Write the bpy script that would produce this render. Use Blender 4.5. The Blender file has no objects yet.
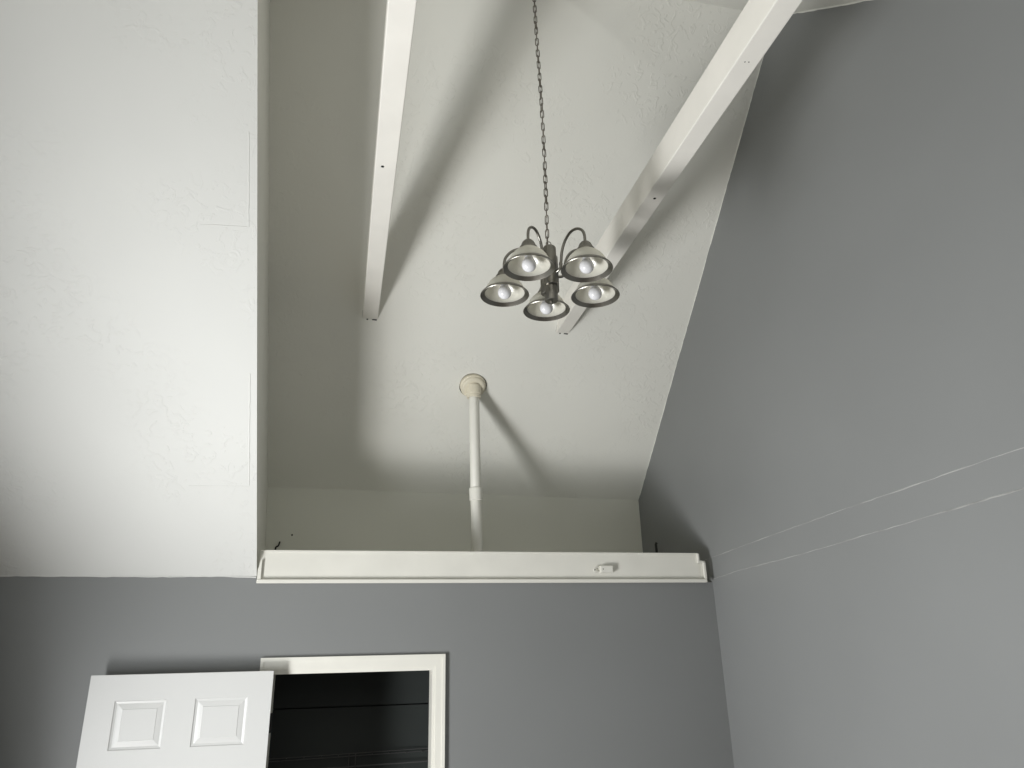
import bpy, bmesh, math, random
from mathutils import Vector, Matrix, noise
random.seed(7)
SC = bpy.context.scene
COL = SC.collection

# ---------------------------------------------------------------- materials
def new_mat(name):
    m = bpy.data.materials.new(name); m.use_nodes = True
    nt = m.node_tree
    for n in list(nt.nodes): nt.nodes.remove(n)
    out = nt.nodes.new('ShaderNodeOutputMaterial')
    b = nt.nodes.new('ShaderNodeBsdfPrincipled')
    nt.links.new(b.outputs[0], out.inputs[0])
    return m, nt, b

def simple(name, col, rough=0.5, metal=0.0, spec=0.5, var=0.0, scale=6.0):
    m, nt, b = new_mat(name)
    b.inputs['Roughness'].default_value = rough
    b.inputs['Metallic'].default_value = metal
    b.inputs['Specular IOR Level'].default_value = spec
    if var > 0:
        tc = nt.nodes.new('ShaderNodeTexCoord'); n = nt.nodes.new('ShaderNodeTexNoise')
        n.inputs['Scale'].default_value = scale; n.inputs['Detail'].default_value = 5
        r = nt.nodes.new('ShaderNodeMapRange')
        r.inputs['From Min'].default_value = .3; r.inputs['From Max'].default_value = .7
        r.inputs['To Min'].default_value = 1 - var; r.inputs['To Max'].default_value = 1 + var
        mx = nt.nodes.new('ShaderNodeVectorMath'); mx.operation = 'SCALE'
        mx.inputs[0].default_value = col
        nt.links.new(tc.outputs['Object'], n.inputs['Vector'])
        nt.links.new(n.outputs['Fac'], r.inputs['Value'])
        nt.links.new(r.outputs[0], mx.inputs['Scale'])
        nt.links.new(mx.outputs[0], b.inputs['Base Color'])
    else:
        b.inputs['Base Color'].default_value = (*col, 1)
    return m

def plaster(name, col, rough, patch_scale, patch_lo, patch_hi, strength, spec=0.3, fine=0.0, dist=0.004):
    """painted drywall: smooth areas with patches of raised knock-down texture"""
    m, nt, b = new_mat(name)
    L = nt.links; N = nt.nodes.new
    b.inputs['Roughness'].default_value = rough
    b.inputs['Specular IOR Level'].default_value = spec
    tc = N('ShaderNodeTexCoord')
    big = N('ShaderNodeTexNoise'); big.inputs['Scale'].default_value = patch_scale; big.inputs['Detail'].default_value = 3
    L.new(tc.outputs['Object'], big.inputs['Vector'])
    rng = N('ShaderNodeMapRange'); rng.inputs['From Min'].default_value = patch_lo; rng.inputs['From Max'].default_value = patch_hi
    L.new(big.outputs['Fac'], rng.inputs['Value'])
    sm = N('ShaderNodeTexNoise'); sm.inputs['Scale'].default_value = 22; sm.inputs['Detail'].default_value = 6; sm.inputs['Distortion'].default_value = 1.2
    L.new(tc.outputs['Object'], sm.inputs['Vector'])
    ridge = N('ShaderNodeMapRange'); ridge.inputs['From Min'].default_value = .55; ridge.inputs['From Max'].default_value = .62
    L.new(sm.outputs['Fac'], ridge.inputs['Value'])
    mul = N('ShaderNodeMath'); mul.operation = 'MULTIPLY'
    L.new(rng.outputs[0], mul.inputs[0]); L.new(ridge.outputs[0], mul.inputs[1])
    fn = N('ShaderNodeTexNoise'); fn.inputs['Scale'].default_value = 60; fn.inputs['Detail'].default_value = 3
    L.new(tc.outputs['Object'], fn.inputs['Vector'])
    ad = N('ShaderNodeMath'); ad.operation = 'MULTIPLY_ADD'
    L.new(fn.outputs['Fac'], ad.inputs[0]); ad.inputs[1].default_value = fine; L.new(mul.outputs[0], ad.inputs[2])
    bp = N('ShaderNodeBump'); bp.inputs['Strength'].default_value = strength; bp.inputs['Distance'].default_value = dist
    L.new(ad.outputs[0], bp.inputs['Height']); L.new(bp.outputs[0], b.inputs['Normal'])
    # faint mottling of the paint itself
    mo = N('ShaderNodeTexNoise'); mo.inputs['Scale'].default_value = 1.3; mo.inputs['Detail'].default_value = 2
    L.new(tc.outputs['Object'], mo.inputs['Vector'])
    mr = N('ShaderNodeMapRange'); mr.inputs['From Min'].default_value = .3; mr.inputs['From Max'].default_value = .7
    mr.inputs['To Min'].default_value = .97; mr.inputs['To Max'].default_value = 1.03
    L.new(mo.outputs['Fac'], mr.inputs['Value'])
    sc = N('ShaderNodeVectorMath'); sc.operation = 'SCALE'; sc.inputs[0].default_value = col
    L.new(mr.outputs[0], sc.inputs['Scale']); L.new(sc.outputs[0], b.inputs['Base Color'])
    return m

M_ceil = plaster('ceiling_paint', (.745, .74, .69), .75, 1.6, .44, .60, .40, fine=.22)
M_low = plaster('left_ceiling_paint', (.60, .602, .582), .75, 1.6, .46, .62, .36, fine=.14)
M_grey = plaster('grey_wall_paint', (.203, .209, .209), .38, 2.0, .9, 1.0, .25, spec=.35, fine=.12)
M_knee = plaster('knee_wall_paint', (.66, .66, .60), .8, 2.0, .9, 1.0, .2, fine=.1)
M_seam = simple('seam_paint', (.285, .288, .280), .6, var=.25, scale=9)
M_white = simple('white_trim_paint', (.70, .69, .635), .38, var=.03, scale=7)
M_beam = simple('beam_paint', (.74, .72, .67), .5, var=.04, scale=5)
M_door = simple('door_paint', (.55, .553, .545), .33)
M_pipe = simple('pipe_paint', (.78, .77, .71), .45, var=.03)
M_cream = simple('cream_plastic', (.72, .67, .54), .45, var=.05, scale=20)
M_black = simple('black_gap', (.012, .012, .012), .9)
M_dark = simple('closet_shaded_board', (.030, .037, .035), .6, var=.15, scale=3)  # shade of the closet interior is put into this base colour
M_darkline = simple('closet_shelf_metal', (.10, .10, .10), .5)
M_floor = simple('oak_floor', (.14, .12, .10), .6, var=.12, scale=3)
M_bulb = simple('frosted_bulb', (.66, .66, .68), .12)
M_nail = simple('dark_iron', (.03, .03, .03), .5, metal=.6)

def nickel():
    m, nt, b = new_mat('brushed_nickel')
    b.inputs['Base Color'].default_value = (.25, .24, .215, 1)
    b.inputs['Metallic'].default_value = 1.0
    b.inputs['Roughness'].default_value = .33
    tc = nt.nodes.new('ShaderNodeTexCoord'); n = nt.nodes.new('ShaderNodeTexNoise')
    n.inputs['Scale'].default_value = 60
    r = nt.nodes.new('ShaderNodeMapRange'); r.inputs['To Min'].default_value = .24; r.inputs['To Max'].default_value = .42
    nt.links.new(tc.outputs['Object'], n.inputs['Vector']); nt.links.new(n.outputs['Fac'], r.inputs['Value'])
    nt.links.new(r.outputs[0], b.inputs['Roughness'])
    return m
M_nickel = nickel()
M_chain = simple('dark_nickel_chain', (.20, .18, .155), .4, metal=.9)

def frosted():
    m = bpy.data.materials.new('frosted_shade_glass'); m.use_nodes = True
    nt = m.node_tree
    for n in list(nt.nodes): nt.nodes.remove(n)
    N = nt.nodes.new; L = nt.links
    out = N('ShaderNodeOutputMaterial')
    d = N('ShaderNodeBsdfDiffuse'); d.inputs['Color'].default_value = (.74, .73, .67, 1)
    t = N('ShaderNodeBsdfTranslucent'); t.inputs['Color'].default_value = (.90, .88, .81, 1)
    g = N('ShaderNodeBsdfGlossy'); g.inputs['Roughness'].default_value = .25
    m1 = N('ShaderNodeMixShader'); m1.inputs[0].default_value = .45
    L.new(d.outputs[0], m1.inputs[1]); L.new(t.outputs[0], m1.inputs[2])
    m2 = N('ShaderNodeMixShader'); m2.inputs[0].default_value = .06
    L.new(m1.outputs[0], m2.inputs[1]); L.new(g.outputs[0], m2.inputs[2])
    L.new(m2.outputs[0], out.inputs[0])
    return m
M_shade = frosted()

# ---------------------------------------------------------------- helpers
def link(name, bm, mat, parent=None, smooth=False, recalc=True):
    if recalc: bmesh.ops.recalc_face_normals(bm, faces=bm.faces)
    me = bpy.data.meshes.new(name); bm.to_mesh(me); bm.free()
    me.materials.append(mat)
    if smooth:
        for p in me.polygons: p.use_smooth = True
        try: me.set_sharp_from_angle(angle=math.radians(40))
        except Exception: pass
    o = bpy.data.objects.new(name, me); COL.objects.link(o)
    if parent: o.parent = parent
    return o

def empty(name, loc, label, cat, group=None):
    o = bpy.data.objects.new(name, None); COL.objects.link(o)
    o.location = loc; o.empty_display_size = .1
    return tag(o, label, cat, group)

def tag(o, label, cat=None, group=None):
    o['label'] = label
    if cat: o['category'] = cat
    if group: o['group'] = group
    return o

def struct(o, label=None, cat=None):
    o['kind'] = 'structure'
    if label: o['label'] = label
    if cat: o['category'] = cat
    return o

def box(bm, x0, x1, y0, y1, z0, z1, bevel=0):
    r = bmesh.ops.create_cube(bm, size=1)
    vs = r['verts']
    for v in vs:
        v.co = Vector(((x0 + x1) / 2 + v.co.x * (x1 - x0), (y0 + y1) / 2 + v.co.y * (y1 - y0), (z0 + z1) / 2 + v.co.z * (z1 - z0)))
    if bevel:
        es = list({e for v in vs for e in v.link_edges})
        bmesh.ops.bevel(bm, geom=es, offset=bevel, segments=2, profile=.6, affect='EDGES')

def prism(bm, pts, vec):
    """solid from a polygon (list of 3-D points) swept along vec"""
    a = [bm.verts.new(p) for p in pts]; b = [bm.verts.new(Vector(p) + Vector(vec)) for p in pts]
    bm.faces.new(a); bm.faces.new(b[::-1])
    n = len(a)
    for i in range(n): bm.faces.new((a[i], a[(i + 1) % n], b[(i + 1) % n], b[i]))

def lathe(bm, prof, c=(0, 0, 0), seg=40, closed=False):
    rings = []
    for r, z in prof:
        if r < 1e-6: rings.append([bm.verts.new((c[0], c[1], c[2] + z))])
        else: rings.append([bm.verts.new((c[0] + r * math.cos(2 * math.pi * k / seg), c[1] + r * math.sin(2 * math.pi * k / seg), c[2] + z)) for k in range(seg)])
    pairs = list(zip(rings[:-1], rings[1:]))
    if closed: pairs.append((rings[-1], rings[0]))
    for A, B in pairs:
        for k in range(seg):
            k2 = (k + 1) % seg
            if len(A) == 1 and len(B) == 1: continue
            if len(A) == 1: bm.faces.new((A[0], B[k], B[k2]))
            elif len(B) == 1: bm.faces.new((A[k], A[k2], B[0]))
            else: bm.faces.new((A[k], A[k2], B[k2], B[k]))

def tube(bm, pts, r, seg=12, closed=False):
    pts = [Vector(p) for p in pts]; n = len(pts); rings = []
    t0 = (pts[1] - pts[0]).normalized()
    up = Vector((0, 0, 1)) if abs(t0.z) < .9 else Vector((1, 0, 0))
    u = t0.cross(up).normalized()
    for i in range(n):
        if closed: t = (pts[(i + 1) % n] - pts[i - 1]).normalized()
        else: t = (pts[min(i + 1, n - 1)] - pts[max(i - 1, 0)]).normalized()
        u = (u - t * u.dot(t)).normalized(); v = t.cross(u)
        rr = r[i] if isinstance(r, (list, tuple)) else r
        rings.append([bm.verts.new(pts[i] + (u * math.cos(a) + v * math.sin(a)) * rr) for a in (2 * math.pi * k / seg for k in range(seg))])
    for i in range(n if closed else n - 1):
        A, B = rings[i], rings[(i + 1) % n]
        for k in range(seg): bm.faces.new((A[k], A[(k + 1) % seg], B[(k + 1) % seg], B[k]))
    if not closed:
        bm.faces.new(rings[0][::-1]); bm.faces.new(rings[-1])

def spline(ctrl, n=10):
    P = [Vector(p) for p in ctrl]; P = [2 * P[0] - P[1]] + P + [2 * P[-1] - P[-2]]; out = []
    for i in range(1, len(P) - 2):
        for k in range(n):
            t = k / n; a, b, c, d = P[i - 1:i + 3]
            out.append(.5 * ((2 * b) + (c - a) * t + (2 * a - 5 * b + 4 * c - d) * t * t + (3 * b - a - 3 * c + d) * t ** 3))
    out.append(P[-2]); return out

# ---------------------------------------------------------------- room constants (metres)
XR, XL, XW = 1.99, -.391, -1.62        # right gable wall, edge of the lower ceiling, left gable wall
YF, YK, YB = 3.8, 4.71, -.55          # front wall, knee wall, back wall
RY, RZ = 2.45, 5.091                  # ridge
SF, SB = .876, .905                   # pitch of the front and the back roof slope
zf = lambda y: RZ - SF * (y - RY)
zb = lambda y: RZ - SB * (RY - y)
PY_, PZ_ = 1.785, 4.49                # where the lower slope meets the back slope
ZK = zf(YK)

# ---------------------------------------------------------------- setting
bm = bmesh.new(); box(bm, XW - .1, XR + .1, YB - .1, YF + 1.1, -.1, 0)
struct(link('floor', bm, M_floor))

# front wall with its doorway
bm = bmesh.new()
DX0, DX1, DZ = -.276, .460, 2.036
box(bm, XW, XL, YF, YF + .1, 0, 2.475)
box(bm, XL, DX0, YF, YF + .1, 0, 2.442)
box(bm, DX1, XR, YF, YF + .1, 0, 2.442)
box(bm, DX0, DX1, YF, YF + .1, DZ, 2.442)
struct(link('wall_front', bm, M_grey))

# right gable wall, one plane up to the ridge
bm = bmesh.new()
prism(bm, [(XR, YB - .1, 0), (XR, YF + 1.1, 0), (XR, YF + 1.1, zf(YF + 1.1) + .05), (XR, RY, RZ + .05), (XR, YB - .1, zb(YB - .1) + .05)], (.1, 0, 0))
struct(link('wall_right', bm, M_grey))

# left gable wall with a window opening (outside the picture; the daylight comes in here)
WY0, WY1, WZ0, WZ1 = 1.55, 2.55, .62, 1.95
bm = bmesh.new()
zl = lambda y: 2.475 + (YF - y) * (PZ_ - 2.475) / (YF - PY_)
X2 = XW - .12
def wl(pts): prism(bm, [(XW, y, z) for y, z in pts], (-.12, 0, 0))
wl([(YB - .1, 0), (WY0, 0), (WY0, zb(WY0)+.05), (YB - .1, zb(YB - .1) + .05)])
wl([(WY0, 0), (WY1, 0), (WY1, WZ0), (WY0, WZ0)])
wl([(WY0, WZ1), (WY1, WZ1), (WY1, zl(WY1) + .05), (PY_, PZ_ + .05), (WY0, zb(WY0) + .05)])
wl([(WY1, 0), (YF + .1, 0), (YF + .1, zl(YF + .1) + .1), (WY1, zl(WY1) + .05)])
struct(link('wall_left', bm, M_grey))
bm = bmesh.new()
for a in ((WY0 - .07, WY0, WZ0 - .07, WZ1 + .07), (WY1, WY1 + .07, WZ0 - .07, WZ1 + .07), (WY0, WY1, WZ1, WZ1 + .07), (WY0, WY1, WZ0 - .07, WZ0)):
    box(bm, XW, XW + .02, *a)
box(bm, XW - .08, XW - .05, WY0, WY1, (WZ0 + WZ1) / 2 - .02, (WZ0 + WZ1) / 2 + .02)
struct(link('window_1', bm, M_white))

bm = bmesh.new(); box(bm, XW, XR, YB - .1, YB, 0, zb(YB) + .02)
struct(link('wall_back', bm, M_grey))

# lower sloping ceiling on the left: flat white drywall, its right edge is the lip of the tall bay
bm = bmesh.new()
n = Vector((0, 1, 1)).normalized() * .08
a = [(XW, YF, 2.475), (XL, YF, 2.475), (XL, PY_, PZ_), (XW, PY_, PZ_)]
b = [(XW, YF, 2.475), (XL - .06, YF, 2.475), (XL - .06, PY_, PZ_), (XW, PY_, PZ_)]
va = [bm.verts.new(p) for p in a]; vb = [bm.verts.new(Vector(p) + n) for p in b]
bm.faces.new(va); bm.faces.new(vb[::-1])
for i in range(4): bm.faces.new((va[i], va[(i + 1) % 4], vb[(i + 1) % 4], vb[i]))
struct(link('ceiling', bm, M_low))

# the back slope of the roof, over the whole room
bm = bmesh.new()
n = Vector((0, -SB, 1)).normalized() * .08
prism(bm, [(XW, YB - .1, zb(YB - .1)), (XR, YB - .1, zb(YB - .1)), (XR, PY_, PZ_), (XW, PY_, PZ_)], n)
prism(bm, [(XL - .12, PY_, PZ_), (XR, PY_, PZ_), (XR, RY + .03, RZ + .027), (XL - .12, RY + .03, RZ + .027)], n)
struct(link('ceiling', bm, M_ceil))

# the front slope over the tall bay, with the round hole of the vent pipe
bm = bmesh.new()
PX, PYY = .722, 4.10
ax = Vector((1, 0, 0)); ay = Vector((0, 1, -SF)).normalized()
hc = Vector((PX - .002, 4.114, zf(4.114)))
outer = [bm.verts.new(p) for p in ((XL - .14, RY, RZ), (XR, RY, RZ), (XR, YK + .1, zf(YK + .1)), (XL - .14, YK + .1, zf(YK + .1)))]
hole = []
for k in range(48):
    a_ = 2 * math.pi * k / 48
    rx = .0835 + .0022 * math.sin(3 * a_ + 1); ry = .0840 + .0022 * math.sin(2 * a_ + .5)
    hole.append(bm.verts.new(hc + ax * rx * math.cos(a_) + ay * ry * math.sin(a_)))
es = [bm.edges.new((outer[i], outer[(i + 1) % 4])) for i in range(4)] + [bm.edges.new((hole[i], hole[(i + 1) % 48])) for i in range(48)]
bmesh.ops.triangle_fill(bm, use_beauty=True, use_dissolve=False, edges=es)
# drop faces that closed the hole
for f in [f for f in bm.faces if all(v in hole for v in f.verts)]: bm.faces.remove(f)
upn = Vector((0, SF, 1)).normalized()
h2 = [bm.verts.new(v.co + upn * .016) for v in hole]
for i in range(48): bm.faces.new((hole[i], hole[(i + 1) % 48], h2[(i + 1) % 48], h2[i]))
struct(link('ceiling', bm, M_ceil, recalc=False))
bm = bmesh.new()
prism(bm, [Vector(p) + upn * .09 for p in ((XL - .2, RY - .02, RZ + .02), (XR, RY - .02, RZ + .02), (XR, YK + .1, zf(YK + .1)), (XL - .2, YK + .1, zf(YK + .1)))], upn * .06)
struct(link('ceiling', bm, M_black))

# side cheek between the lower ceiling and the front slope
bm = bmesh.new()
def ck(y, z):
    d = max(0, (y + z - 6.275) / math.sqrt(2)); return (XL - .072 * d - .0005, y, z)
prism(bm, [ck(YF + .004, 2.475 + .006), ck(YF + .05, 2.44), ck(YK + .05, 2.44), ck(YK + .05, zf(YK + .05) + .01), ck(RY, RZ + .015), ck(PY_ + .004, PZ_ + .006)], (-.05, 0, 0))
struct(link('wall_left', bm, M_ceil))

# knee wall and the boarded shelf floor behind the ledge
bm = bmesh.new(); prism(bm, [(XL - .14, YK - .002, 2.40), (XR, YK + .026, 2.40), (XR, YK + .026, zf(YK + .026)), (XL - .14, YK - .002, zf(YK - .002))], (0, .08, 0))
struct(link('wall_front', bm, M_knee))
bm = bmesh.new(); box(bm, XL - .06, XR, YF + .1005, YK, 2.41, 2.442)
struct(link('floor', bm, M_knee))

# ---------------------------------------------------------------- ledge fascia along the foot of the tall bay
bm = bmesh.new()
box(bm, -.381, 1.905, 3.770, 3.7995, 2.440, 2.593, bevel=.002)
box(bm, -.376, 1.925, 3.7995, 3.83, 2.4425, 2.550)
box(bm, 1.9045, 1.925, 3.772, 3.7995, 2.440, 2.556, bevel=.002)
ledge = struct(link('trim_1', bm, M_white))
bm = bmesh.new()
def strip(x0, x1, z0, z1, y0=3.752, y1=3.7695): box(bm, x0, x1, y0, y1, z0, z1, bevel=.003)
strip(-.385, 1.933, 2.437, 2.4545, 3.748, 3.7695)                       # bottom bead
strip(1.922, 1.936, 2.4545, 2.551)                       # right bead, lower step
strip(1.892, 1.936, 2.540, 2.551)                        # step
strip(1.892, 1.903, 2.551, 2.590)                        # right bead, upper step
strip(-.375, 1.903, 2.582, 2.594, 3.763, 3.7695)         # thin top bead
# slanted bead at the left end
prism(bm, [(-.384, 3.753, 2.4545), (-.368, 3.753, 2.4545), (-.368, 3.753, 2.545), (-.372, 3.753, 2.545), (-.384, 3.753, 2.500)], (0, .0145, 0))
link('moulding', bm, M_white, ledge)

# small painted catch on the ledge
cat_ = empty('door_catch', (1.35, 3.768, 2.505), 'small white catch with hooked tongue screwed to the ledge near its right end', 'catch')
def at_(o):  # world-space mesh made local to its root
    return Matrix.Translation(-Vector(o.location))
def part(name, bm, mat, root, smooth=False):
    bmesh.ops.transform(bm, matrix=at_(root), verts=bm.verts)
    return link(name, bm, mat, root, smooth)
bm = bmesh.new(); box(bm, 1.330, 1.398, 3.744, 3.770, 2.487, 2.523, bevel=.003); part('body', bm, M_white, cat_)
bm = bmesh.new(); tube(bm, spline([(1.334, 3.760, 2.513), (1.312, 3.756, 2.517), (1.297, 3.756, 2.507), (1.298, 3.756, 2.494), (1.312, 3.758, 2.490), (1.334, 3.760, 2.496)], 5), .0035, 8); part('tongue', bm, M_white, cat_, True)
for dx in (1.3435, 1.30):
    bm = bmesh.new(); bmesh.ops.create_uvsphere(bm, u_segments=12, v_segments=6, radius=.0028 if dx > 1.32 else .0045, matrix=Matrix.Translation((dx, 3.7435 if dx > 1.32 else 3.7555, 2.505 if dx > 1.32 else 2.503)) @ Matrix.Diagonal((1, .4, 1, 1)))
    part('screw', bm, M_nail, cat_)

# ---------------------------------------------------------------- doorway: casing, jamb
bm = bmesh.new()
def casing(bm, off0, off1, y0, y1):
    """an upside-down U around the doorway between two offsets, mitred"""
    xi0, xi1, zi = DX0 - off0, DX1 + off0, DZ + off0 * 1.15
    xo0, xo1, zo = DX0 - off1, DX1 + off1, DZ + off1 * 1.15
    for q in ([(xo0, 0), (xi0, 0), (xi0, zi), (xo0, zo)], [(xo0, zo), (xi0, zi), (xi1, zi), (xo1, zo)], [(xi1, 0), (xo1, 0), (xo1, zo), (xi1, zi)]):
        prism(bm, [(x, y0, z) for x, z in q], (0, y1 - y0, 0))
casing(bm, .004, .013, 3.788, 3.7995)
casing(bm, .013, .046, 3.784, 3.7995)
casing(bm, .046, .060, 3.780, 3.7995)
struct(link('trim_2', bm, M_white))
bm = bmesh.new()
casing(bm, -.003, .004, 3.790, 3.900)
struct(link('trim_12', bm, M_white))

# closet behind the doorway: boards coloured near black for the dimness inside
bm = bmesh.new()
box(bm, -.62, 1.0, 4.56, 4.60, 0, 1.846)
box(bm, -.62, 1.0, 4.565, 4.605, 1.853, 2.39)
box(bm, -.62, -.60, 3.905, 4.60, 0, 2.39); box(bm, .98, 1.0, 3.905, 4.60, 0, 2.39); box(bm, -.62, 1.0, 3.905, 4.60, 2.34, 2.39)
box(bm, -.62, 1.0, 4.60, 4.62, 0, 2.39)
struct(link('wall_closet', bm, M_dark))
sh = empty('closet_shelf', (.19, 4.42, 1.6), 'dark wire shelf with two hanger brackets inside the shaded closet', 'shelf')
bm = bmesh.new()
for z, y in ((1.620, 4.50), (1.607, 4.50)):
    tube(bm, [(-.597, y - .03, z - .010), (.977, y + .055, z + .008)], .0022, 8)
part('front_rail', bm, M_darkline, sh, True)
bm = bmesh.new(); tube(bm, [(-.597, 4.46, 1.548), (.977, 4.53, 1.566)], .0035, 8); part('hanging_rod', bm, M_darkline, sh, True)
for x in (.10, .135):
    bm = bmesh.new(); tube(bm, [(x, 4.505, 1.617), (x, 4.503, 1.50)], .0025, 8); part('bracket', bm, M_darkline, sh, True)
for k in range(18):
    x = -.585 + k * .09
    bm = bmesh.new(); tube(bm, [(x, 4.505, 1.607), (x, 4.558, 1.607)], .0015, 6)
    part('shelf_wire', bm, M_darkline, sh)

# ---------------------------------------------------------------- white panel door, swung fully open
LX0, LX1, LZ1, LT = -.744, 0.0, 2.046, .035
door = bpy.data.objects.new('door_1', None); COL.objects.link(door)
struct(door, 'white moulded panel door swung open against the grey wall', 'door')
door.location = (-.269, 3.733, .003); door.rotation_euler = (0, 0, math.radians(1.3))
def rel(xs): return xs
cols = [(.104, .310), (.424, .642)]                    # panel columns from the free edge
rows = [(1.751, 1.943), (1.02, 1.66), (.22, .88)]
colsx = [(LX0 + a + .003, LX0 + b + .003) for a, b in cols]
# stiles and rails: front grid without the panel cells, plus back and edges
bm = bmesh.new()
xs = [LX0, colsx[0][0], colsx[0][1], colsx[1][0], colsx[1][1], LX1]
zs = [.012] + [z for r in rows[::-1] for z in r] + [LZ1]
for side in (0, LT):
    vg = {}
    for i, x in enumerate(xs):
        for j, z in enumerate(zs): vg[i, j] = bm.verts.new((x, side - (LT if side == 0 else LT), z))
    for i in range(5):
        for j in range(len(zs) - 1):
            if side == 0 and i in (1, 3) and j in (1, 3, 5): continue
            bm.faces.new((vg[i, j], vg[i + 1, j], vg[i + 1, j + 1], vg[i, j + 1]))
    if side == 0: front = vg
    else: back = vg
nj = len(zs) - 1
for i in range(5):
    bm.faces.new((front[i, 0], front[i + 1, 0], back[i + 1, 0], back[i, 0])); bm.faces.new((front[i, nj], front[i + 1, nj], back[i + 1, nj], back[i, nj]))
for j in range(nj):
    bm.faces.new((front[0, j], front[0, j + 1], back[0, j + 1], back[0, j])); bm.faces.new((front[5, j], front[5, j + 1], back[5, j + 1], back[5, j]))
for v in back.values(): v.co.y = LT - LT
for v in front.values(): v.co.y = -LT
bmesh.ops.recalc_face_normals(bm, faces=bm.faces)
link('door_leaf', bm, M_door, door, recalc=False)
for (x0, x1) in colsx:
    for (z0, z1) in rows:
        bm = bmesh.new()
        rings = []
        for ins, dep in ((0, 0), (.004, .004), (.012, .006), (.020, .0045), (.034, .0026), (.0355, .0010), (.037, .0010)):
            rings.append([bm.verts.new((x, -LT + dep, z)) for x, z in ((x0 + ins, z0 + ins), (x1 - ins, z0 + ins), (x1 - ins, z1 - ins), (x0 + ins, z1 - ins))])
        for A, B in zip(rings[:-1], rings[1:]):
            for k in range(4): bm.faces.new((A[k], A[(k + 1) % 4], B[(k + 1) % 4], B[k]))
        bm.faces.new(rings[-1])
        bmesh.ops.recalc_face_normals(bm, faces=bm.faces)
        if bm.faces[-1:] and sum(f.normal.y for f in bm.faces) > 0:
            for f in bm.faces: f.normal_flip()
        link('panel', bm, M_door, door, recalc=False)
for hz in (1.83, 1.02, .22):
    bm = bmesh.new()
    lathe(bm, [(0, 0), (.005, 0), (.005, .08), (0, .08)], (.004, -.003, hz - .04), 14)
    box(bm, .0, .0015, -.026, -.004, hz - .04, hz + .04)
    link('hinge', bm, M_nail, door, True)

# ---------------------------------------------------------------- ceiling beams
BZ0, BZ1 = 3.889, 4.030
def beam(x0, x1, label, holes):
    root = empty('ceiling_beam', ((x0 + x1) / 2, RY, BZ0), label, 'beam', None)
    yf0 = RY + (RZ - BZ0) / SF; yf1 = RY + (RZ - BZ1) / SF
    yb0 = RY - (RZ - BZ0) / SB; yb1 = RY - (RZ - BZ1) / SB
    bm = bmesh.new()
    prism(bm, [(x0, yb0, BZ0), (x0, yf0, BZ0), (x0, yf1, BZ1), (x0, yb1, BZ1)], (x1 - x0, 0, 0))
    es = [e for e in bm.edges if abs(e.verts[0].co.y - e.verts[1].co.y) > 1]
    bmesh.ops.bevel(bm, geom=es, offset=.004, segments=2, profile=.5, affect='EDGES')
    part('timber', bm, M_beam, root)
    for hx, hy, hr in holes:
        bm = bmesh.new(); lathe(bm, [(0, -.0006), (hr, -.0006), (hr * .9, .004), (0, .004)], (hx, hy, BZ0), 14)
        part('bolt_hole', bm, M_black, root)
    # rough gap where the caulk has cracked at the foot of the beam
    bm = bmesh.new()
    for a_, b_ in ((.62, .93), (.25, .36)):
        xa, xb = x0 + (x1 - x0) * a_, x0 + (x1 - x0) * b_
        prism(bm, [(xa, yf0 - .001, BZ0 - .0015), (xb, yf0 - .001, BZ0 - .0015), (xb, yf0 + .005, BZ0 - .0055), (xa, yf0 + .004, BZ0 - .0045)], (0, .001, .004))
    prism(bm, [(x0 - .0035, yf0 - .004, BZ0 + .003), (x0 - .0035, yf0 - .036, BZ0 + .031), (x0 - .0005, yf0 - .036, BZ0 + .033), (x0 - .0005, yf0 - .004, BZ0 + .005)], (0, .0015, .0015))
    part('caulk_gap', bm, M_black, root)
    return root
beam(.042, .126, 'white painted ceiling beam on the left, passing left of the chandelier chain', [(.072, 2.435, .0065)])
beam(1.173, 1.252, 'white painted ceiling beam running behind the chandelier towards the right gable wall', [(1.213, 2.435, .0065), (1.203, 1.662, .0022), (1.216, 1.660, .0022)])

# ---------------------------------------------------------------- vent pipe
vp = empty('vent_pipe', (PX, PYY, 2.442), 'off-white vertical vent pipe rising behind the ledge into the sloped ceiling', 'pipe')
def P_(name, prof, mat, seg=40):
    bm = bmesh.new(); lathe(bm, prof, (PX, PYY, 0), seg); return part(name, bm, mat, vp, True)
def leanpipe(name, z0, z1, r, mat, x0, x1, chamf=.002):
    bm = bmesh.new()
    tube(bm, [(x0, PYY, z0), (x0 + (x1 - x0) * .02, PYY, z0 + chamf), (x1 - (x1 - x0) * .02, PYY, z1 - chamf), (x1, PYY, z1)], [r - chamf, r, r, r - chamf], 32)
    return part(name, bm, mat, vp, True)
leanpipe('lower_pipe', 2.4425, 2.96, .0315, M_pipe, .741, .731)
leanpipe('coupling', 2.925, 3.0, .0375, M_pipe, .7325, .7305, .004)
leanpipe('upper_pipe', 2.99, 3.615, .0308, M_pipe, .731, .724)
Q = Matrix.Translation(hc) @ Vector((0, 0, 1)).rotation_difference(upn).to_matrix().to_4x4()
def Pn(name, prof, mat):
    bm = bmesh.new(); lathe(bm, prof, (0, 0, 0), 48); bmesh.ops.transform(bm, matrix=Q, verts=bm.verts)
    return part(name, bm, mat, vp, True)
CUPD = .036
Pn('ceiling_cup', [(0, -CUPD), (.058, -CUPD), (.066, -CUPD + .003), (.070, -CUPD + .009), (.0715, -.018), (.0765, -.016), (.0785, -.010), (.0785, .010), (.070, .010), (.066, -.02), (0, -.022)], M_cream)
P_('collar', [(.0305, 3.548), (.041, 3.549), (.0425, 3.553), (.0425, 3.568), (.046, 3.572), (.046, 3.625), (.0305, 3.625)], M_cream)
Pn('hole_lining', [(.0, .014), (.098, .014), (.098, .020), (.0, .020)], M_black)

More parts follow.
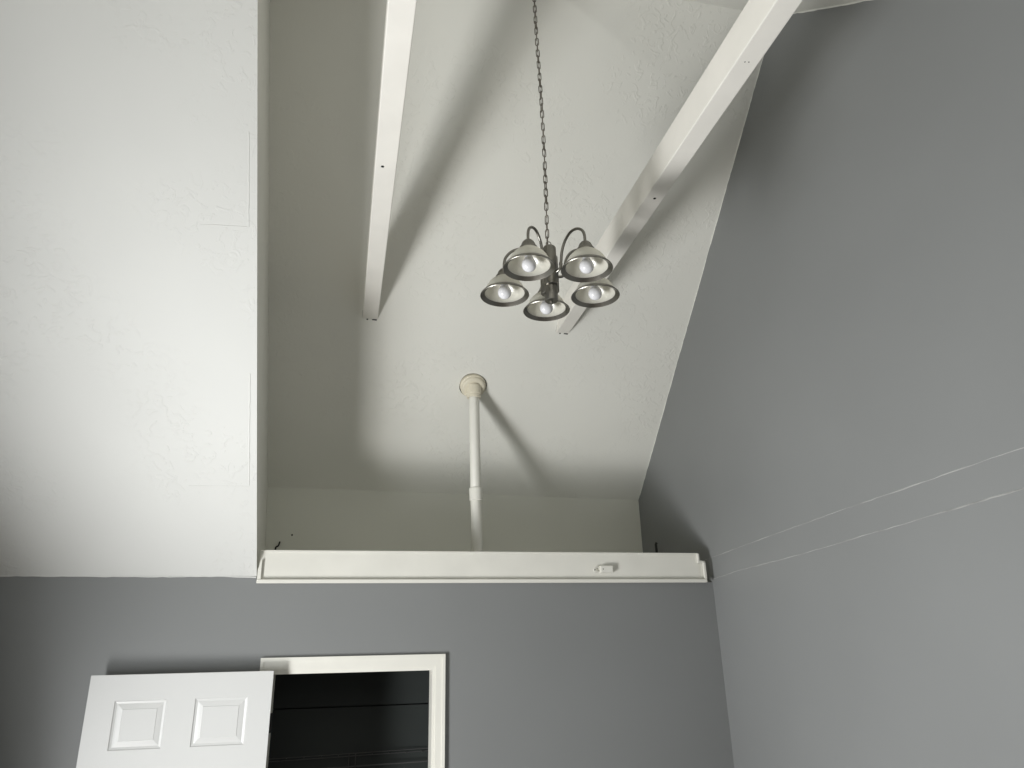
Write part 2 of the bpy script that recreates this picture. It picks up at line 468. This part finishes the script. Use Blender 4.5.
# ---------------------------------------------------------------- chandelier
CX, CY, RIMZ = .738, RY, 3.428
ch = empty('chandelier', (CX, CY, RZ - .03), 'five-light brushed nickel chandelier with frosted glass shades hanging on a long chain', 'chandelier')
bm = bmesh.new(); lathe(bm, [(0, -.075), (.012, -.075), (.018, -.065), (.045, -.05), (.062, -.02), (.064, .025), (0, .025)], (CX, CY, RZ - .03), 40)
part('canopy', bm, M_nickel, ch, True)
# chain: cord threaded through alternating links, sagging slightly out of plumb
def chx(z):
    t = (z - 3.63) / 1.36
    return CX - .004 + .006 * math.sin(t * 5.2) - .002 * t, CY + .004 * math.sin(t * 7)
z0, z1, pitch = 3.636, 4.995, .0332
nl = int((z1 - z0) / pitch)
bm = bmesh.new()
tube(bm, [(chx(3.63 + k * .034)[0] + .0016 * math.sin(k * 2.1), chx(3.63 + k * .034)[1] + .0016 * math.cos(k * 1.7), 3.63 + k * .034) for k in range(41)], .0011, 8)
chain = part('chain', bm, M_chain, ch, True)
bm = bmesh.new()
hl, hw, r = .0204, .0068, .0021
pts = []
for k in range(8): a_ = math.pi * k / 7; pts.append((hw * math.cos(a_), 0, hl - hw + hw * math.sin(a_) * 1.1))
for k in range(8): a_ = math.pi + math.pi * k / 7; pts.append((hw * math.cos(a_), 0, -(hl - hw) + hw * math.sin(a_) * 1.1))
tube(bm, pts, r, 8, closed=True)
lk0 = link('chain_link', bm, M_chain, chain, True)
for k in range(nl + 1):
    l = lk0 if k == 0 else lk0.copy()
    if k: COL.objects.link(l); l.parent = chain
    z = z0 + k * pitch; x, y = chx(z)
    x2, y2 = chx(z + .01)
    l.location = Vector((x, y, z)) - Vector(ch.location)
    l.rotation_euler = (0, math.atan2(x2 - x, .01), math.radians((-16 if k % 2 else 74) + random.uniform(-32, 32)))
    pass
# clustered column tubes
for dx, dy, r, za, zc in ((-.001, -.013, .0262, 3.430, 3.600), (.015, .009, .0225, 3.412, 3.572), (.001, -.002, .026, 3.366, 3.515), (-.015, .009, .0215, 3.400, 3.545)):
    bm = bmesh.new()
    lathe(bm, [(0, za - .001), (r * .55, za - .001), (r * .8, za + .001), (r - .002, za), (r, za + .004), (r, zc - .006), (r - .003, zc - .001), (r - .007, zc), (0, zc)], (CX + dx, CY + dy, 0), 36)
    part('column_tube', bm, M_nickel, ch, True)
bm = bmesh.new(); lathe(bm, [(0, 3.352), (.005, 3.354), (.007, 3.359), (.005, 3.364), (.010, 3.367), (0, 3.369)], (CX + .001, CY - .002, 0), 20)
part('finial', bm, M_nickel, ch, True)
bm = bmesh.new(); R_ = .010
tube(bm, [(CX - .003 + R_ * math.cos(t), CY - .012 + 0, 3.615 + 1.0 * R_ * math.sin(t)) for t in (2 * math.pi * k / 20 for k in range(20))], .002, 8, closed=True)
part('loop', bm, M_nickel, ch, True)

for i in range(5):
    th = math.radians(9.2 + 72 * i + (3 if i == 3 else 0)); c_, s_ = math.cos(th), math.sin(th)
    R = .191
    def at(rr, z): return (CX + .006 * min(1, rr / .1) + rr * c_, CY + rr * s_, z)
    bm = bmesh.new()
    ctrl = [(.018, 3.478), (.040, 3.481), (.056, 3.491), (.062, 3.520), (.068, 3.556), (.086, 3.594), (.118, 3.619), (.152, 3.617), (.179, 3.597), (.190, 3.570), (.191, 3.534)]
    tube(bm, spline([at(a, b) for a, b in ctrl], 6), .0056, 12)
    lathe(bm, [(0, -.006), (.0065, -.006), (.0075, 0), (.0065, .006), (0, .006)], at(.059, 3.505), 14)
    part('arm', bm, M_nickel, ch, True)
    cx, cy, _ = at(R, 0)
    bm = bmesh.new()
    lathe(bm, [(0, .113), (.010, .112), (.017, .108), (.0235, .100), (.027, .091), (.0285, .084), (.034, .079), (.0358, .073), (.034, .066), (.0290, .065), (.026, .078), (0, .09)], (cx, cy, RIMZ), 36)
    part('socket_cap', bm, M_nickel, ch, True)
    bm = bmesh.new()
    outp = [(.0315, .071), (.038, .068), (.049, .060), (.060, .049), (.0695, .036), (.0760, .023), (.0800, .012), (.0820, .003)]
    inp = [(r_ - .0028, z_ - .001) for r_, z_ in outp[::-1]]
    lathe(bm, outp + inp, (cx, cy, RIMZ), 48, closed=True)
    shade = part('lamp_shade', bm, M_shade, ch, True)
    bm = bmesh.new()
    lathe(bm, [(.0800, .007), (.0828, .009), (.0880, .005), (.0960, -.004), (.0972, -.0075), (.0957, -.0095), (.0892, -.0048), (.0793, .0015)], (cx, cy, RIMZ), 56, closed=True)
    bmesh.ops.transform(bm, matrix=at_(ch), verts=bm.verts)
    link('shade_rim', bm, M_nickel, shade, True)
    bm = bmesh.new()
    prof = [(0, -.021)] + [(.0275 * math.sin(a_), .0065 - .0275 * math.cos(a_)) for a_ in (math.pi * k / 16 for k in range(1, 13))] + [(.0150, .036), (.0133, .046), (.0130, .080), (0, .080)]
    lathe(bm, prof, (cx, cy, RIMZ), 32)
    part('light_bulb', bm, M_bulb, ch, True)

# ---------------------------------------------------------------- small marks and fixings in the place
def seam(name, pts, w, mat, axis, label=None, jit=.0012, wmod=True):
    """thin raised paint / tape ridge along a polyline; axis = outward normal of the surface"""
    bm = bmesh.new(); P = []
    for a, b in zip(pts[:-1], pts[1:]):
        a, b = Vector(a), Vector(b); n_ = max(2, int((b - a).length / .03))
        for k in range(n_): P.append(a.lerp(b, k / n_))
    P.append(Vector(pts[-1])); nrm = Vector(axis).normalized(); prev = None
    for i, p in enumerate(P):
        t = (P[min(i + 1, len(P) - 1)] - P[max(i - 1, 0)]).normalized(); s = t.cross(nrm)
        q = p + s * random.uniform(-jit, jit)
        ww = w * (.45 + 1.1 * abs(noise.noise(p * 5.3))) if wmod else w
        cur = [bm.verts.new(q - s * ww), bm.verts.new(q + nrm * ww * .5), bm.verts.new(q + s * ww)]
        if prev:
            bm.faces.new((prev[0], prev[1], cur[1], cur[0])); bm.faces.new((prev[1], prev[2], cur[2], cur[1])); bm.faces.new((prev[2], prev[0], cur[0], cur[2]))
        else: bm.faces.new(cur)
        prev = cur
    bm.faces.new(prev[::-1])
    return struct(link(name, bm, mat))
seam('trim_3', [(XR, 3.86, 2.569), (XR, 3.186, 2.595), (XR, 2.626, 2.612), (XR, 1.746, 2.632), (XR, .9, 2.65)], .0023, M_seam, (-1, 0, 0))
seam('trim_4', [(XR, 3.785, 2.458), (XR, 3.495, 2.472), (XR, 2.962, 2.478), (XR, 1.783, 2.515), (XR, .9, 2.55)], .0027, M_seam, (-1, 0, 0))
nl_ = (0, -1, -1)
lowp = lambda x, y: (x, y, 2.475 + (YF - y) * (PZ_ - 2.475) / (YF - PY_) - .0002)
seam('trim_5', [lowp(-.421, 2.359), lowp(-.423, 2.61)], .0034, M_low, nl_, wmod=False)
seam('trim_6', [lowp(-.423, 2.61), lowp(-.60, 2.615)], .0028, M_low, nl_)
seam('trim_7', [lowp(-.420, 3.05), lowp(-.425, 3.44)], .0036, M_low, nl_, wmod=False)
seam('trim_8', [lowp(-.425, 3.444), lowp(-.68, 3.447)], .0028, M_low, nl_)
# wavy caulk bead where the left ceiling meets the grey wall
seam('trim_9', [(-2.2, YF - .001, 2.476), (-1.45, YF - .001, 2.476), (-.9, YF - .001, 2.472), (-.6, YF - .001, 2.474), (-.45, YF - .001, 2.472), (-.392, YF - .001, 2.468)], .004, M_low, (0, -1, -.3), jit=.0015)
# caulk line of the front slope against the gable wall
seam('trim_10', [(XR - .001, YK - .01, zf(YK - .01) - .002), (XR - .001, RY, RZ - .002)], .0045, M_ceil, (-1, -.4, -.6), jit=.003)
seam('trim_11', [(XR - .001, RY, RZ - .002), (XR - .001, 1.3, zb(1.3) - .002)], .006, M_ceil, (-1, .4, -.6), jit=.003)

bm = bmesh.new(); tube(bm, [(XR, 4.44, 2.675), (XR - .022, 4.44, 2.675), (XR - .030, 4.44, 2.685), (XR - .031, 4.44, 2.742), (XR - .026, 4.438, 2.752)], .008, 10)
tag(link('wall_hook', bm, M_nail, None, True), 'small black iron hook on the grey gable wall above the ledge', 'hook')
bm = bmesh.new(); tube(bm, spline([(-.392, YK - .003, 2.715), (-.390, YK - .006, 2.742), (-.376, YK - .006, 2.752), (-.369, YK - .006, 2.776)], 5), .0045, 8)
tag(link('cable_stub', bm, M_nail, None, True), 'short black cable stub poking up in the left corner behind the ledge', 'cable')
bm = bmesh.new(); lathe(bm, [(0, 0), (.006, 0), (.004, .004), (0, .005)], (0, 0, 0), 12)
bmesh.ops.transform(bm, matrix=Matrix.Translation((-.302, YK + .001, 2.818)) @ Matrix.Rotation(math.pi / 2, 4, 'X'), verts=bm.verts)
tag(link('nail_head', bm, M_nail, None, True), 'tiny dark nail head low on the white knee wall, near its left corner', 'nail')
bm = bmesh.new(); tube(bm, spline([(.872, YK + .013, 2.825), (.895, YK + .011, 2.815), (.905, YK + .011, 2.79), (.885, YK + .013, 2.765)], 5), .0016, 6)
tag(link('wire_scrap', bm, M_knee, None, True), 'thin curled wire scrap on the white knee wall right of the vent pipe', 'wire')

# ---------------------------------------------------------------- camera
f_px = 734.5
cam = bpy.data.cameras.new('camera'); co = bpy.data.objects.new('camera', cam); COL.objects.link(co)
cam.sensor_width = 36; cam.sensor_fit = 'HORIZONTAL'; cam.lens = 36 * f_px / 1024
p_, y_, r_ = math.radians(20.65735907), math.radians(13.1839702), math.radians(-1.44556908)
f = Vector((math.sin(y_) * math.cos(p_), math.cos(y_) * math.cos(p_), math.sin(p_)))
rt = Vector((math.cos(y_), -math.sin(y_), 0)); up = rt.cross(f)
rt2 = math.cos(r_) * rt + math.sin(r_) * up; up2 = -math.sin(r_) * rt + math.cos(r_) * up
mw = Matrix((rt2, up2, -f)).transposed().to_4x4(); mw.translation = (0, 0, 2.065)
co.matrix_world = mw; cam.clip_start = .05
SC.camera = co

# ---------------------------------------------------------------- light: daylight through the window in the left wall
w = bpy.data.worlds.new('sky'); SC.world = w; w.use_nodes = True
bg = w.node_tree.nodes['Background']; bg.inputs[0].default_value = (.86, .93, 1, 1); bg.inputs[1].default_value = 1.0
def daylight(name, y0, y1, z0, z1, power, col, az=0, el=0, x=XW + .02):
    pl = bpy.data.lights.new(name, 'AREA'); pl.shape = 'RECTANGLE'; pl.size = y1 - y0; pl.size_y = z1 - z0
    pl.energy = power; pl.color = col
    po = bpy.data.objects.new(name, pl); COL.objects.link(po)
    az, el = math.radians(az), math.radians(el)
    d = Vector((math.cos(az) * math.cos(el), math.sin(az) * math.cos(el), math.sin(el)))
    po.location = (x, (y0 + y1) / 2, (z0 + z1) / 2)
    po.rotation_euler = d.to_track_quat('-Z', 'Y').to_euler()
daylight('window_daylight_low', 1.60, 2.30, .70, 1.36, 110, (1, .995, .98), -12, 16, XW + .11)
daylight('window_daylight_high', WY0, WY1, 1.38, WZ1, 42, (.96, .985, 1), -12, 14, XW + .07)

SC.view_settings.view_transform = 'Standard'; SC.view_settings.look = 'None'
SC.view_settings.gamma = 1; SC.view_settings.use_curve_mapping = False
SC.view_settings.exposure = 0.0
SC.cycles.max_bounces = 10; SC.cycles.diffuse_bounces = 6
SC.cycles.sample_clamp_indirect = 0
